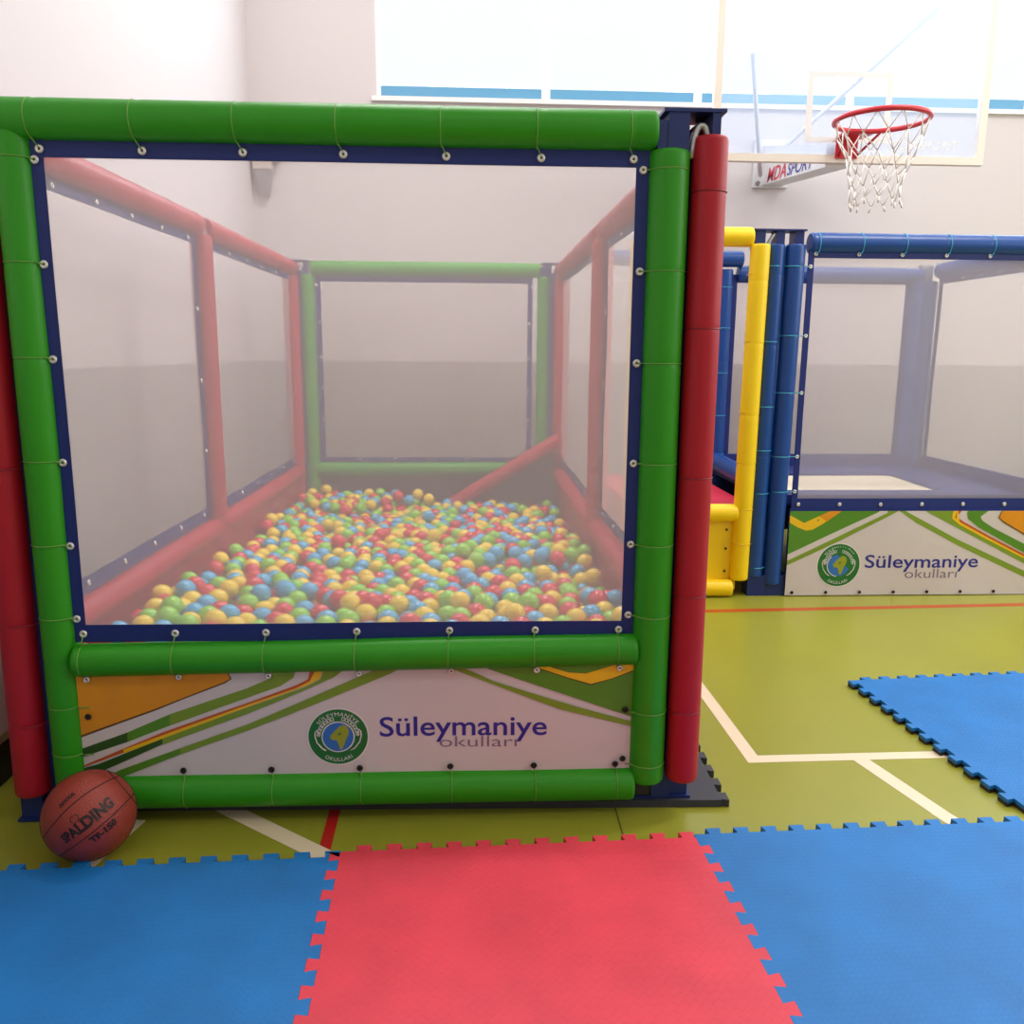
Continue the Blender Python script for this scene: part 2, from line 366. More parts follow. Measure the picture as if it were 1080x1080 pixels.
TR_ART = [(3, [(2.4441, 0.5459), (3.1147, 0.5454), (3.0789, 0.4467), (2.5891, 0.2133), (2.4686, 0.1534)]), (2, [(2.558, 0.455), (2.5984, 0.4401), (2.6909, 0.3904), (2.8297, 0.4545), (2.8676, 0.4767), (2.9321, 0.4766), (2.8845, 0.452), (2.7857, 0.3827), (2.7381, 0.3555), (2.7037, 0.3506), (2.663, 0.3656), (2.5909, 0.4055), (2.5601, 0.4229)]), (1, [(2.7676, 0.425), (2.8297, 0.4545), (2.8676, 0.4767), (2.9321, 0.4766), (2.8845, 0.452), (2.8094, 0.3976)]), (4, [(2.4708, 0.1179), (2.5914, 0.1805), (2.8563, 0.3077), (3.1243, 0.4416), (3.131, 0.4763), (3.2209, 0.4762), (3.1642, 0.4416), (2.8825, 0.2925), (2.5929, 0.1578), (2.4724, 0.0925)]), (4, [(3.1809, 0.4763), (3.2287, 0.4464), (3.5104, 0.3005), (3.8871, 0.1307), (4.1071, 0.0261), (4.1126, -0.0156), (3.8913, 0.0973), (3.5136, 0.2701), (3.2792, 0.3915), (3.2042, 0.4415), (3.141, 0.4763)]), (4, [(3.2808, 0.4761), (3.3392, 0.4437), (3.8821, 0.1718), (4.103, 0.0573), (4.0968, 0.1039), (3.8783, 0.2025), (3.662, 0.305), (3.5118, 0.3809), (3.4682, 0.4111), (3.4946, 0.4459), (3.5065, 0.4758)]), (6, [(3.4814, 0.4758), (3.468, 0.436), (3.4682, 0.4111), (3.512, 0.3784), (3.6623, 0.3025), (3.8789, 0.1974), (4.0988, 0.0883), (4.0947, 0.1193), (3.8761, 0.2204), (3.6809, 0.3176), (3.5303, 0.3959), (3.4923, 0.421), (3.5142, 0.4509), (3.5517, 0.4757)]), (2, [(3.4814, 0.4758), (3.468, 0.436), (3.4682, 0.4111), (3.512, 0.3784), (3.6623, 0.3025), (3.8789, 0.1974), (4.0988, 0.0883), (4.0971, 0.1013), (3.8776, 0.2076), (3.6716, 0.31), (3.5157, 0.3909), (3.4828, 0.416), (3.4896, 0.4459), (3.5216, 0.4758)]), (3, [(3.5719, 0.4757), (3.545, 0.4459), (3.5539, 0.4109), (3.6145, 0.3656), (3.8751, 0.2281), (4.0947, 0.1193), (4.0872, 0.176), (3.8691, 0.2764), (3.6962, 0.3604), (3.6308, 0.4007), (3.6184, 0.4207), (3.6554, 0.4506), (3.6929, 0.4755)]), (7, [(3.7535, 0.4754), (3.7242, 0.4455), (3.7151, 0.4155), (3.7434, 0.3904), (3.8632, 0.3246), (4.0832, 0.2067), (4.1674, 0.3439), (4.1495, 0.4749)]), (1, [(3.7535, 0.4754), (3.7292, 0.4455), (3.7201, 0.4155), (3.7478, 0.3954), (3.8622, 0.3322), (4.0818, 0.217), (4.1674, 0.3439), (4.1495, 0.4749)])] #TRART
def banner(parent, x0, x1, z0, z1, y, art, eyes, emb, R, let, sub):
    nx, nz = 30, 6
    f = lambda x, z, o=0: V((x, y-o+.004*math.sin(x*9)*math.sin((z-z0)*7), z))
    mb = MB()
    mb.add([f(x0+(x1-x0)*i/nx, z0+(z1-z0)*j/nz) for j in range(nz+1) for i in range(nx+1)],
           [(j*(nx+1)+i, j*(nx+1)+i+1, (j+1)*(nx+1)+i+1, (j+1)*(nx+1)+i) for j in range(nz) for i in range(nx)], 0, True)
    for k, (mi, poly) in enumerate(art):
        # cut every shape in narrow upright slices so that it follows the cloth
        for i in range(nx):
            q = clip(poly, x0+(x1-x0)*i/nx, x0+(x1-x0)*(i+1)/nx, z0, z1)
            for j in range(nz):
                p = clip(q, -99, 99, z0+(z1-z0)*j/nz, z0+(z1-z0)*(j+1)/nz) if q else []
                if len(p) > 2: mb.poly([f(a, b, .0003+.0002*k) for a, b in p], mi)
    o = mb.build('banner', [M[k] for k in ART_MATS], parent)
    # round emblem: hands holding a globe
    e = MB(); cx, cz = emb; O = .0008
    C = lambda r, off, n=48, a0=0, a1=2*PI: [f(cx+r*math.cos(a0+(a1-a0)*i/n), cz+r*math.sin(a0+(a1-a0)*i/n), O+off) for i in range(n)]
    e.poly(C(R*1.05, 0), 1); e.poly(C(R, .0004), 0); e.poly(C(R*.56, .0008), 1); e.poly(C(R*.52, .0012), 2)
    land = [(-.28,.02),(-.22,-.10),(-.05,-.12),(.0,-.25),(.05,-.45),(.12,-.46),(.2,-.3),(.26,-.1),(.34,.05),(.38,.2),(.32,.38),(.18,.44),(.05,.38),(-.05,.28),(-.12,.22),(-.2,.12)]
    e.poly([f(cx+a*R, cz+b*R, O+.0016) for a, b in land], 3)
    e.poly([f(cx+a*R, cz+b*R, O+.0019) for a, b in [(-.02,.1),(.1,.17),(.12,.12),(.02,.06)]], 0)
    for sg in (-1, 1):
        hand = [(.42,-.5),(.55,-.42),(.72,-.2),(.78,.02),(.77,.18),(.70,.26),(.66,.16),(.67,.02)]
        e.sweep([f(cx+sg*a*R, cz+b*R, O+.0006) for a, b in hand], .022*R, 6, 1)
        for t in range(7):
            a = PI/2-sg*(.28+t*.19); r = .66*R
            e.sweep([f(cx+(r+q)*math.cos(a+w), cz+(r+q)*math.sin(a+w), O+.0006) for q, w in ((-.05*R, -.06), (.06*R, -.06), (.07*R, .06), (-.05*R, .07))], .016*R, 6, 1, closed=True)
    def arc(s, r, a0, a1, up, h):
        g, fs = text_geo(s, space=1.1); w = g[:, 0].max()-g[:, 0].min(); cap = text_geo('H')[0][:, 1].max()
        out = []
        for a, b in g:
            t = a0+(a1-a0)*(a-g[:, 0].min())/w; rr = r+(b/cap*h)*(1 if up else -1)
            out.append(f(cx+rr*math.cos(t), cz+rr*math.sin(t), O+.0008))
        e.add(out, fs, 1)
    arc('SÜLEYMANİYE', .76*R, PI*.80, PI*.20, True, .13*R)
    arc('OKULLARI', .90*R, -PI*.68, -PI*.32, False, .13*R)
    e.build('emblem', [M['e_green'], M['p_white'], M['e_blue'], M['e_land']], o)
    l = MB(); g = lambda a, b: f(a, b, .0010)
    put_text(l, 'Süleymaniye', g, *let, 0, offset=.010)
    l.build('lettering', M['l_navy'], o)
    l = MB(); put_text(l, 'okulları', lambda a, b: f(a, b, .0008), *sub, 0, offset=-.004)
    l.build('lettering', M['l_grey'], o)
    for a, b, dk in eyes: eyelet(o, f(a, b, .004), (0, -1, 0), .008, dk)
    return o

# ------------------------------------------------------------------ the ball pit
D = 3.5                                   # depth between the front and the rear frame
pit = thing('ball_pit', 'large netted ball pit with green padded front frame, red padded sides and a printed banner', 'ball pit', (.7, 1.7, 0))
def P_(o): o.parent = pit; return o
pit.location = (0, 0, 0)
xl, xr = -.070, 1.459
ey_x = [-.005, .226, .456, .688, .928, 1.152, 1.372]
ey_z = [1.668, 1.435, 1.215, .965, .755, .565]
# front frame
topbar = tube('foam_rail', (-.095, 0, 1.757), (1.425, 0, 1.757), .0455, M['green'], pit, [x+.095 for x in ey_x])
midrail = tube('foam_rail', (-.03, -.004, .454), (1.422, -.004, .471), .0425, M['green'], pit, [x+.03 for x in ey_x])
botbar = tube('foam_rail', (-.02, 0, .088), (1.425, 0, .088), .0475, M['green'], pit, [x+.02 for x in ey_x])
lpost = tube('foam_post', (xl, .01, .095), (xl, .01, 1.735), .044, M['green'], pit, [z-.095 for z in ey_z+[.33, .45, .2]])
rpost = tube('foam_post', (xr, 0, .097), (xr, 0, 1.713), .0485, M['green'], pit, [z-.097 for z in ey_z+[.30, .15]])
zs4 = [1.62, 1.30, .93, .62, .30]
rl = tube('foam_post', (-.182, .02, .078), (-.170, .02, 1.74), .045, M['red'], pit, [z-.078 for z in (1.4, .95, .55, .28)])
rr_ = tube('foam_post', (1.558, -.002, .099), (1.556, -.002, 1.745), .043, M['red'], pit, [z-.099 for z in zs4])
for z in (1.4, .95, .55, .28): tie(rl, (-.165, .02, z), (0, 0, 1), .045, None, M['cordr'])
for z in zs4: tie(rr_, (1.557, -.002, z), (0, 0, 1), .043, None, M['cordr'])
# front net with its eyelets and cords
eyes = [(x+.0, 1.692-.547) for x in ey_x] + [(-.018, z-.547) for z in ey_z] + [(1.396, z-.547) for z in ey_z] + [(x, -.022) for x in ey_x]
net, PF = panel_net(pit, (0, 0, .547), (1, 0, 0), (0, 0, 1), 1.38, 1.128, (.033, .035, .045, .043), M['net'], eyes, (0, -1, 0), wob=.003)
for x in ey_x:
    tie(topbar, (x-.012, 0, 1.757), (1, 0, 0), .0455, (x, -.006, 1.694), M['cordg'])
    tie(midrail, (x-.004, -.004, .454+.0117*(x+.03)), (1, 0, 0), .0425, (x, -.006, .525), M['cordg'])
for z in ey_z:
    tie(lpost, (xl, .01, z+.004), (0, 0, 1), .044, (-.018, -.006, z), M['cordg'])
    tie(rpost, (xr, 0, z), (0, 0, 1), .0485, (1.396, -.006, z), M['cordg'])
for x in ey_x[1:]: tie(botbar, (x+.004, 0, .088), (1, 0, 0), .0475, (x, -.014, .148), M['cordg'])
for z in (.30, .15): tie(rpost, (xr, 0, z), (0, 0, 1), .0485, (1.40, -.016, z), M['cordg'])
for z in (.33, .2): tie(lpost, (xl, .01, z), (0, 0, 1), .044, (-.0, -.016, z), M['cordg'])
be = [(x+.004, .407+.0117*x, False) for x in ey_x] + [(x, .150, True) for x in ey_x[1:]] + [(-.006, .305, True), (1.395, .305, True), (1.392, .165, True)]
banner(pit, -.03, 1.425, .10, .45, -.012, PIT_ART, be, (.633, .238), .0775, (.742, 1.186, .236, .053), (.900, 1.106, .203, .030))
# steel corners: base feet and top brackets, with grey pipe ends
def bracket(x0, x1, y0, y1, z):
    b = MB().box((x0, y0, z+.070), (x1, y1, z+.078)).box((x0+.012, y0+.004, z-.02), (x0+.062, y1-.004, z+.07)).box((x1-.032, y0+.004, z-.02), (x1-.012, y1-.004, z+.07)).box((x0-.012, y0+.006, z-.02), (x0+.02, y1-.01, z+.052))
    o = b.build('corner_bracket', M['bluemetal'], pit)
    xm = (x0+x1)/2+.012
    MB().sweep([(xm-.014+.045*(1-math.cos(t))/2, y0+.02, z-.03+.075*math.sin(t)) for t in np.linspace(0, PI, 12)], .008, 10).build('pipe_end', M['steel'], o)
bracket(1.437, 1.585, -.03, .09, 1.725)
bracket(1.44, 1.60, 3.46, 3.58, 1.725); bracket(-.19, -.04, 3.46, 3.58, 1.725)
for x, y, z0 in ((1.46, .06, .022), (1.557, .06, .022), (-.185, .035, .001), (xl, .04, .001), (1.46, D, .022), (1.56, D, .001), (-.058, D, .022), (-.145, D, .001)):
    MB().box((x-.028, y-.028, z0), (x+.028, y+.028, .14)).box((x-.036, y-.036, z0), (x+.036, y+.036, z0+.008)).build('base_foot', M['bluemetal'], pit)
for x, y in ((1.508, .05), (-.125, .05), (1.505, D-.01), (-.10, D-.01)):
    MB().box((x-.025, y-.025, .0225), (x+.025, y+.025, 1.74)).build('corner_pole', M['bluemetal'], pit)
# sides: red sleeves, pale nets, red lower panels
YM = 1.66
for sx, X0, XM, X1 in ((-1, -.180, -.155, -.140), (1, 1.556, 1.556, 1.560)):
    tt = [.25, .55, .85, 1.15, 1.45]
    for ya, yb, xa, xb in ((.06, YM-.045, X0, XM), (YM+.045, D-.05, XM, X1)):
        t1 = tube('foam_rail', (xa, ya, 1.752), (xb, yb, 1.752), .043, M['red'], pit, tt)
        t2 = tube('foam_rail', (xa, ya, .460), (xb, yb, .460), .046, M['red'], pit, tt)
        d = V((xb-xa, yb-ya, 0)); ln = d.length; d.normalize(); nr = V((d.y, -d.x, 0))*(-sx)
        es = []
        for q in [.1+(ln-.2)*i/5 for i in range(6)]:
            tie(t1, V((xa, ya, 1.752))+d*q, d, .043, None, M['cordr'])
            es += [(q-.04, 1.69-.56), (q-.04, -.02)]
        for z in (.25, .55, .85): es += [(-.012, z), (ln-.068, z)]
        o = V((xa, ya, .56))+d*.04-nr*.014
        panel_net(pit, o, d, (0, 0, 1), ln-.08, 1.115, (.04, .04, .05, .05), M['netside'], es, nr)
        MB().prism([(xa-.012, ya+.05, .05), (xa+.012, ya+.05, .05), (xb+.012, yb+.05, .05), (xb-.012, yb+.05, .05)], (0, 0, .395)).build('side_panel', M['red'], pit)
        tube('foam_rail', (xa, ya+.07, .085), (xb, yb, .085), .043, M['red'], pit, tt)
    tube('foam_post', (XM, YM, .09), (XM, YM, 1.715), .047, M['red'], pit, [.35, .75, 1.1])
    tube('foam_post', (X1+sx*.01, D-.06, .09), (X1+sx*.01, D-.06, 1.71), .050, M['red'], pit, [.35, .75, 1.1])
    MB().box((XM-.02, YM-.022, 1.69), (XM+.02, YM+.022, 1.782)).build('post_cap', M['grey'], pit)
# rear frame
r1 = tube('foam_rail', (-.03, D, 1.757), (1.43, D, 1.757), .046, M['green'], pit)
r2 = tube('foam_rail', (-.03, D, .468), (1.43, D, .468), .050, M['green'], pit)
tube('foam_post', (-.058, D, .09), (-.058, D, 1.715), .047, M['green'], pit, [.4, .75, 1.1])
tube('foam_post', (1.458, D, .09), (1.458, D, 1.715), .044, M['green'], pit, [.4, .75, 1.1])
es = [(x-.02, 1.10) for x in ey_x] + [(-.012, z) for z in (.25, .45, .65, .87)] + [(1.335, z) for z in (.25, .45, .65, .87)] + [(x, -.012) for x in ey_x[1:5]]
panel_net(pit, (.028, D-.01, .55), (1, 0, 0), (0, 0, 1), 1.325, 1.125, (.035, .03, .035, .035), M['netside'], es, (0, -1, 0))
MB().box((-.05, D-.01, .04), (1.46, D+.015, .46)).build('rear_panel', M['charcoal'], pit)
# sloping red bolster with its dark panel in the rear right corner, and the padded bottom
ramp = MB().prism([(1.53, 3.28, .12), (1.53, 3.28, .68), (.62, 3.28, .13)], (0, .05, 0)).build('ramp_panel', M['charcoal'], pit)
tube('ramp_bolster', (.66, 3.27, .145), (1.55, 3.27, .695), .045, M['red'], pit)
MB().box((-.13, .03, .0225), (1.535, D-.03, .14)).build('floor_cushion', M['charcoal'], pit)

# ------------------------------------------------------------------ the balls
R = .0365; XA, XB, YA, YC = -.120, 1.535, .06, 3.25
def bed_z(x, y): return .268-.125*np.clip((y-.7)/2.6, 0, 1)+.018*np.sin(x*3.1+y*2.3)*np.sin(y*1.7-x)
rng = np.random.default_rng(5)
NB = 1950
pos = np.column_stack([rng.uniform(XA+R, XB-R, NB), rng.uniform(YA+R, YC-R, NB), rng.uniform(.32, .58, NB)])
extra = np.column_stack([rng.uniform(XA+R, .6, 150), rng.uniform(YC-R, 3.42, 150), rng.uniform(.3, .5, 150)])
pos = np.vstack([pos, extra]); NB = len(pos)
def settle(pos, grav, its):
    for it in range(its):
        pos[:, 2] -= grav
        kd = kdtree.KDTree(NB)
        for i, p in enumerate(pos): kd.insert(p, i)
        kd.balance(); I, J = [], []
        for i, p in enumerate(pos):
            for (_, j, _) in kd.find_range(p, 2*R):
                if j > i: I.append(i); J.append(j)
        I = np.array(I, int); J = np.array(J, int)
        for _ in range(3):
            d = pos[J]-pos[I]; L = np.linalg.norm(d, axis=1)+1e-9; ov = np.clip(2*R-L, 0, None)*.5
            c = d/L[:, None]*(ov*.8)[:, None]
            np.add.at(pos, J, c*.6); np.add.at(pos, I, -c*.6)
            pos[:, 0] = np.clip(pos[:, 0], XA+R, XB-R)
            lim = np.where(pos[:, 0] < .62, 3.44, YC)
            pos[:, 1] = np.clip(pos[:, 1], YA+R, lim-R)
            pos[:, 2] = np.maximum(pos[:, 2], bed_z(pos[:, 0], pos[:, 1])+R)
    return pos
pos = settle(pos, .010, 45); pos = settle(pos, .002, 40); pos = settle(pos, 0, 40)
NB = len(pos)
CAM = np.array([.9852, -2.1179, 1.2401])
rel = pos-CAM; dist = np.linalg.norm(rel, axis=1); dr = rel/dist[:, None]
vis = np.ones(NB, bool)
tcross = -CAM[1]/dr[:, 1]; zc = CAM[2]+dr[:, 2]*tcross; vis &= zc > .555
for i in np.where(vis)[0]:
    t = rel@dr[i]; perp = np.linalg.norm(rel-t[:, None]*dr[i], axis=1)
    if np.any((t < dist[i]-.02) & (perp < R*.75)): vis[i] = False
near = [i for i in np.argsort(dist) if vis[i]][:300]
KINDS = ['red', 'yellow', 'green', 'blue']
kind = rng.choice(4, NB, p=[.29, .28, .23, .20])
kd = kdtree.KDTree(NB)
for i, p in enumerate(pos): kd.insert(p, i)
kd.balance()
for i in list(range(NB))*3:
    near_k = [kind[j] for (_, j, dd) in kd.find_n(pos[i], 7) if j != i and dd < 2.2*R]
    if kind[i] in near_k and rng.random() < .85: kind[i] = min(range(4), key=lambda k: near_k.count(k)+rng.random()*.9+(.3 if k == 3 else 0))
def ico(sub):
    bm = bmesh.new(); bmesh.ops.create_icosphere(bm, subdivisions=sub, radius=R)
    v = np.array([x.co[:] for x in bm.verts]); bm.verts.ensure_lookup_table(); f = np.array([[w.index for w in q.verts] for q in bm.faces]); bm.free()
    return v, f
v3, f3 = ico(3)
src = {}
for k, c in enumerate(KINDS):
    me = bpy.data.meshes.new('plastic_ball'); me.from_pydata(v3.tolist(), [], f3.tolist()); me.materials.append(M['b_'+c])
    me.polygons.foreach_set('use_smooth', [True]*len(f3))
    src[k] = bpy.data.objects.new('plastic_ball', me)
for i in near:
    o = src[kind[i]].copy(); COL.objects.link(o); o.location = pos[i]
    x = pos[i][0]; where = 'left' if x < .43 else ('middle' if x < .98 else 'right')
    c = KINDS[kind[i]]
    tag(o, '%s plastic ball in the %s third of the heap, near the front net' % (c, where), 'ball', '%s balls in the near %s of the ball pit' % (c, where))
rest = [i for i in range(NB) if i not in set(near)]
v2, f2 = ico(2)
VV = (pos[rest][:, None, :]+v2[None]).reshape(-1, 3)
FF = (f2[None]+(np.arange(len(rest))*len(v2))[:, None, None]).reshape(-1, 3)
me = bpy.data.meshes.new('plastic_ball_heap'); me.from_pydata(VV.tolist(), [], FF.tolist())
for c in KINDS: me.materials.append(M['b_'+c])
me.polygons.foreach_set('material_index', np.repeat(kind[rest], len(f2)).astype(np.int32)); me.polygons.foreach_set('use_smooth', [True]*len(FF))
heap = bpy.data.objects.new('plastic_ball_heap', me); COL.objects.link(heap)
tag(heap, 'mixed heap of red, yellow, green and blue plastic balls filling the back of the pit', 'balls'); heap['kind'] = 'stuff'

# ------------------------------------------------------------------ basketball
BR = .107; bc = V((.040, -.1545, BR+.0005))
bm = bmesh.new(); bmesh.ops.create_uvsphere(bm, u_segments=64, v_segments=40, radius=BR)
me = bpy.data.meshes.new('basketball'); bm.to_mesh(me); bm.free(); me.materials.append(M['ball'])
me.polygons.foreach_set('use_smooth', [True]*len(me.polygons))
bb = bpy.data.objects.new('basketball', me); COL.objects.link(bb); bb.location = bc
tag(bb, 'worn brown basketball with black lettering resting against the left foot of the ball pit', 'ball')
nrm = (V(CAM)-bc).normalized(); rt = V((0, 0, 1)).cross(nrm).normalized(); up = nrm.cross(rt)
ro = math.radians(31); r_, u_ = rt*math.cos(ro)+up*math.sin(ro), up*math.cos(ro)-rt*math.sin(ro)
onb = lambda x, y, k=1.010: (nrm+r_*(x/BR)+u_*(y/BR)).normalized()*BR*k
sm = MB()
def seamc(off, bend):
    pts = []
    for i in range(60):
        a = 2*PI*i/60; d = (nrm*math.cos(a)+r_*math.sin(a)+u_*(off+bend*math.cos(2*a))).normalized(); pts.append(d*BR)
    sm.sweep(pts, .0016, 6, closed=True)
seamc(-.33, -.04); seamc(.36, .1)
sm.sweep([(r_*math.cos(2*PI*i/60)+(u_*math.sin(2*PI*i/60))).normalized()*BR for i in range(60)], .0016, 6, closed=True)
sm.sweep([(u_*math.cos(2*PI*i/60)*1.0+nrm*math.sin(2*PI*i/60)+r_*1.6).normalized()*BR for i in range(60)], .0016, 6, closed=True)
sm.build('seam', M['seam'], bb)
def blet(f):
    l = MB(); f(l); l.build('lettering', M['ink'], bb)
blet(lambda l: put_text(l, 'SPALDING', onb, -.100, .062, -.022, .027, offset=.045))
blet(lambda l: put_text(l, 'TF-150', onb, -.040, .040, -.070, .020, offset=.05))
blet(lambda l: put_text(l, 'INDOOR', onb, -.045, .008, .070, .014, offset=.05))
l = MB(); l.sweep([onb(-.030+.011*math.cos(t), .016+.009*math.sin(t), 1.002) for t in np.linspace(0, 2*PI, 20)[:-1]], .0008, 6, closed=True)
l.build('logo_mark', M['ink'], bb)

# ------------------------------------------------------------------ trampoline enclosure
tr = thing('trampoline_enclosure', 'blue padded netted trampoline with a yellow entry bay and printed banner along the front', 'trampoline')
Y0, Y1, TX0, TX1 = 2.10, 3.3, 2.5, 3.95
ex = [2.66, 2.875, 3.09, 3.31, 3.53, 3.75]
ezs = [1.66, 1.33, 1.05, .73, .55]
def ctie(tb, *a): return tie(tb, *a, M['cordc'], .0026)
t0 = tube('foam_rail', (2.635, Y0, 1.772), (3.96, Y0, 1.772), .051, M['blue'], tr, [x-2.635 for x in ex])
p1 = tube('foam_post', (2.458, Y0, .10), (2.472, Y0, 1.765), .044, M['blue'], tr, [z-.1 for z in (1.62, 1.28, .98, .73, .42, .22)])
p2 = tube('foam_post', (2.552, Y0-.005, .06), (2.567, Y0-.005, 1.765), .0475, M['blue'], tr, [z-.06 for z in ezs])
p3 = tube('foam_post', (3.99, Y0, .06), (3.99, Y0, 1.765), .046, M['blue'], tr)
for z in (1.66, 1.30, .98, .76, .54, .15): ctie(p1, (2.465, Y0, z), (0, 0, 1), .044, None)
es = [(x-2.655, 1.72-.514) for x in ex] + [(-.018, z-.514) for z in ezs] + [(x-2.655, -.03) for x in ex]
panel_net(tr, (2.655, Y0-.024, .514), (1, 0, 0), (0, 0, 1), 1.29, 1.188, (.03, .02, .06, .04), M['netside'], es, (0, -1, 0))
for x in ex: ctie(t0, (x+.012, Y0, 1.772), (1, 0, 0), .051, (x, Y0-.03, 1.72))
for z in ezs: ctie(p2, (2.56, Y0-.005, z), (0, 0, 1), .0475, (2.637, Y0-.028, z))
be = [(2.65+.18*i, .022, True) for i in range(7)]
banner(tr, 2.615, 3.93, .005, .452, Y0-.045, TR_ART, be, (2.890, .166), .112, (3.03, 3.635, .152, .066), (3.245, 3.525, .096, .048))
MB().box((2.62, Y0-.030, .02), (3.93, Y0-.012, .46)).build('front_board', M['pad'], tr)
# rear and side frames
tube('foam_rail', (2.66, Y1, 1.735), (TX1-.1, Y1, 1.735), .048, M['blue'], tr)
tube('foam_post', (2.583, Y1, .09), (2.583, Y1, 1.76), .046, M['blue'], tr, [.35, .7, 1.1, 1.4])
for z in (.6, .85, 1.12, 1.4, 1.65): ctie(p1, (2.583, Y1, z), (0, 0, 1), .046, None)
tube('foam_post', (3.822, Y1, .09), (3.822, Y1, 1.70), .048, M['blue'], tr)
tube('foam_post', (3.898, Y1-.01, .09), (3.898, Y1-.01, 1.70), .048, M['blue'], tr)
tube('foam_rail', (TX1-.02, Y0+.06, 1.76), (TX1-.02, Y1-.06, 1.76), .048, M['blue'], tr)
tube('foam_rail', (1.85, Y1-.02, 1.82), (2.68, Y1-.02, 1.82), .048, M['blue'], tr)
tube('foam_rail', (TX0-.0, Y0+.06, .56), (TX0+.06, Y1-.06, .56), .055, M['blue'], tr)
MB().box((3.83, Y1-.03, 1.70), (3.90, Y1+.03, 1.80)).build('post_cap', M['steel'], tr)
panel_net(tr, (2.66, Y1, .60), (1, 0, 0), (0, 0, 1), 1.09, 1.08, (.04, .03, .05, .05), M['netside'], [(.1+.2*i, 1.10) for i in range(6)], (0, -1, 0))
panel_net(tr, (TX1-.02, Y0+.1, .60), (0, 1, 0), (0, 0, 1), 1.0, 1.08, (.04, .04, .05, .05), M['netside'], [(.05+.18*i, 1.10) for i in range(6)], (-1, 0, 0))
# jumping bed and its padding
pz = .525; bx0, bx1, by0, by1 = 2.66, 3.55, 2.28, 2.90
outer = [(TX0+.06, Y0+.02), (TX1-.03, Y0+.02), (TX1-.03, Y1-.02), (TX0+.06, Y1-.02)]; inner = [(bx0, by0), (bx1-.03, by0), (bx1, by1), (bx0, by1)]
pm = MB()
for i in range(4):
    j = (i+1) % 4
    pm.prism([(*outer[i], pz-.05), (*outer[j], pz-.05), (*inner[j], pz-.05), (*inner[i], pz-.05)], (0, 0, .05))
pm.build('edge_padding', M['pad'], tr)
MB().box((bx0-.02, by0-.02, pz-.035), (bx1+.02, by1+.02, pz-.012)).build('jumping_bed', M['bed'], tr)
MB().box((TX0+.08, Y1-.03, .1), (TX1-.05, Y1, .60)).build('rear_panel', M['pad'], tr)
MB().box((TX1-.035, Y0+.05, .1), (TX1-.01, Y1-.05, .60)).build('side_panel', M['pad'], tr)
# feet and brackets
MB().box((2.42, Y0-.03, .0), (2.63, Y0+.06, .11)).build('base_foot', M['bluemetal'], tr)
bk = MB().box((2.35, Y0-.03, 1.826), (2.61, Y0+.07, 1.834)).box((2.36, Y0-.02, 1.745), (2.41, Y0+.06, 1.826)).box((2.465, Y0-.02, 1.745), (2.505, Y0+.06, 1.826)).box((2.555, Y0-.02, 1.745), (2.60, Y0+.06, 1.826))
bko = bk.build('corner_bracket', M['bluemetal'], tr)
MB().sweep([(2.42+.035*t, Y0-.01, 1.755+.06*t) for t in np.linspace(0, 1, 6)], .009, 10).build('pipe_end', M['steel'], bko)
# yellow entry bay
yp = tube('foam_post', (2.374, Y0-.02, .088), (2.384, Y0-.03, 1.762), .047, M['yellow'], tr, [.2, .38, .60, .85, 1.2, 1.5])
for z in (.28, .46, .70, .95, 1.3, 1.62): tie(yp, (2.378, Y0-.02, z), (0, 0, 1), .049, None, M['cordy'])
tube('foam_post', (1.80, Y0-.02, .088), (1.80, Y0-.02, 1.768), .047, M['yellow'], tr, [.35, .75, 1.2])
tube('foam_rail', (1.80, Y0, 1.797), (2.352, Y0, 1.797), .047, M['yellow'], tr)
tube('foam_rail', (1.84, Y0-.02, .44), (2.345, Y0-.02, .44), .045, M['yellow'], tr)
tube('foam_rail', (1.84, Y0-.03, .045), (2.335, Y0-.03, .045), .0445, M['yellow'], tr)
yl = MB().box((1.82, Y0-.01, .03), (2.36, Y0+.015, .43)).build('front_panel', M['yellow'], tr)
for z in (.13, .25, .35): eyelet(yl, (2.30, Y0-.012, z), (0, -1, 0), .006, True)
MB().box((1.80, Y0, .30), (2.44, Y1-.02, .465)).build('platform_cushion', M['redpad'], tr)
tube('foam_post', (1.80, Y1, .0), (1.80, Y1, 1.72), .046, M['blue'], tr)

# ------------------------------------------------------------------ basketball hoop
hp = thing('basketball_hoop', 'wall mounted basketball hoop with clear backboard, red rim and white net', 'basketball hoop')
rc = V((3.124, 2.489, 2.442)); RR = .232; yb = 2.90
B0, B1, BZ0, BZ1 = 2.345, 3.925, 2.315, 3.30
bd = MB().box((B0+.03, yb, BZ0+.03), (B1-.03, yb+.012, BZ1-.03)).build('backboard', M['glass'], hp)
fw = .042
MB().box((B0, yb-.012, BZ0), (B1, yb+.03, BZ0+fw)).box((B0, yb-.012, BZ1-fw), (B1, yb+.03, BZ1)).box((B0, yb-.012, BZ0+fw), (B0+fw, yb+.03, BZ1-fw)).box((B1-fw, yb-.012, BZ0+fw), (B1, yb+.03, BZ1-fw)).build('board_frame', M['frame'], bd)
tx0, tx1, tz0, tz1 = 2.875, 3.365, 2.425, 2.80
q = MB()
for a, b in (((tx0, tz0), (tx1, tz0+.03)), ((tx0, tz1-.03), (tx1, tz1)), ((tx0, tz0+.03), (tx0+.035, tz1-.03)), ((tx1-.035, tz0+.03), (tx1, tz1-.03))):
    q.box((a[0], yb-.002, a[1]), (b[0], yb-.0005, b[1]))
q.build('target_square', M['white'], bd)
l = MB(); put_text(l, 'MDASPORT', lambda a, b: V((a, yb-.002, b)), 3.36, 3.78, 2.395, .045, shear=.15)
l.build('lettering', M['white'], bd)
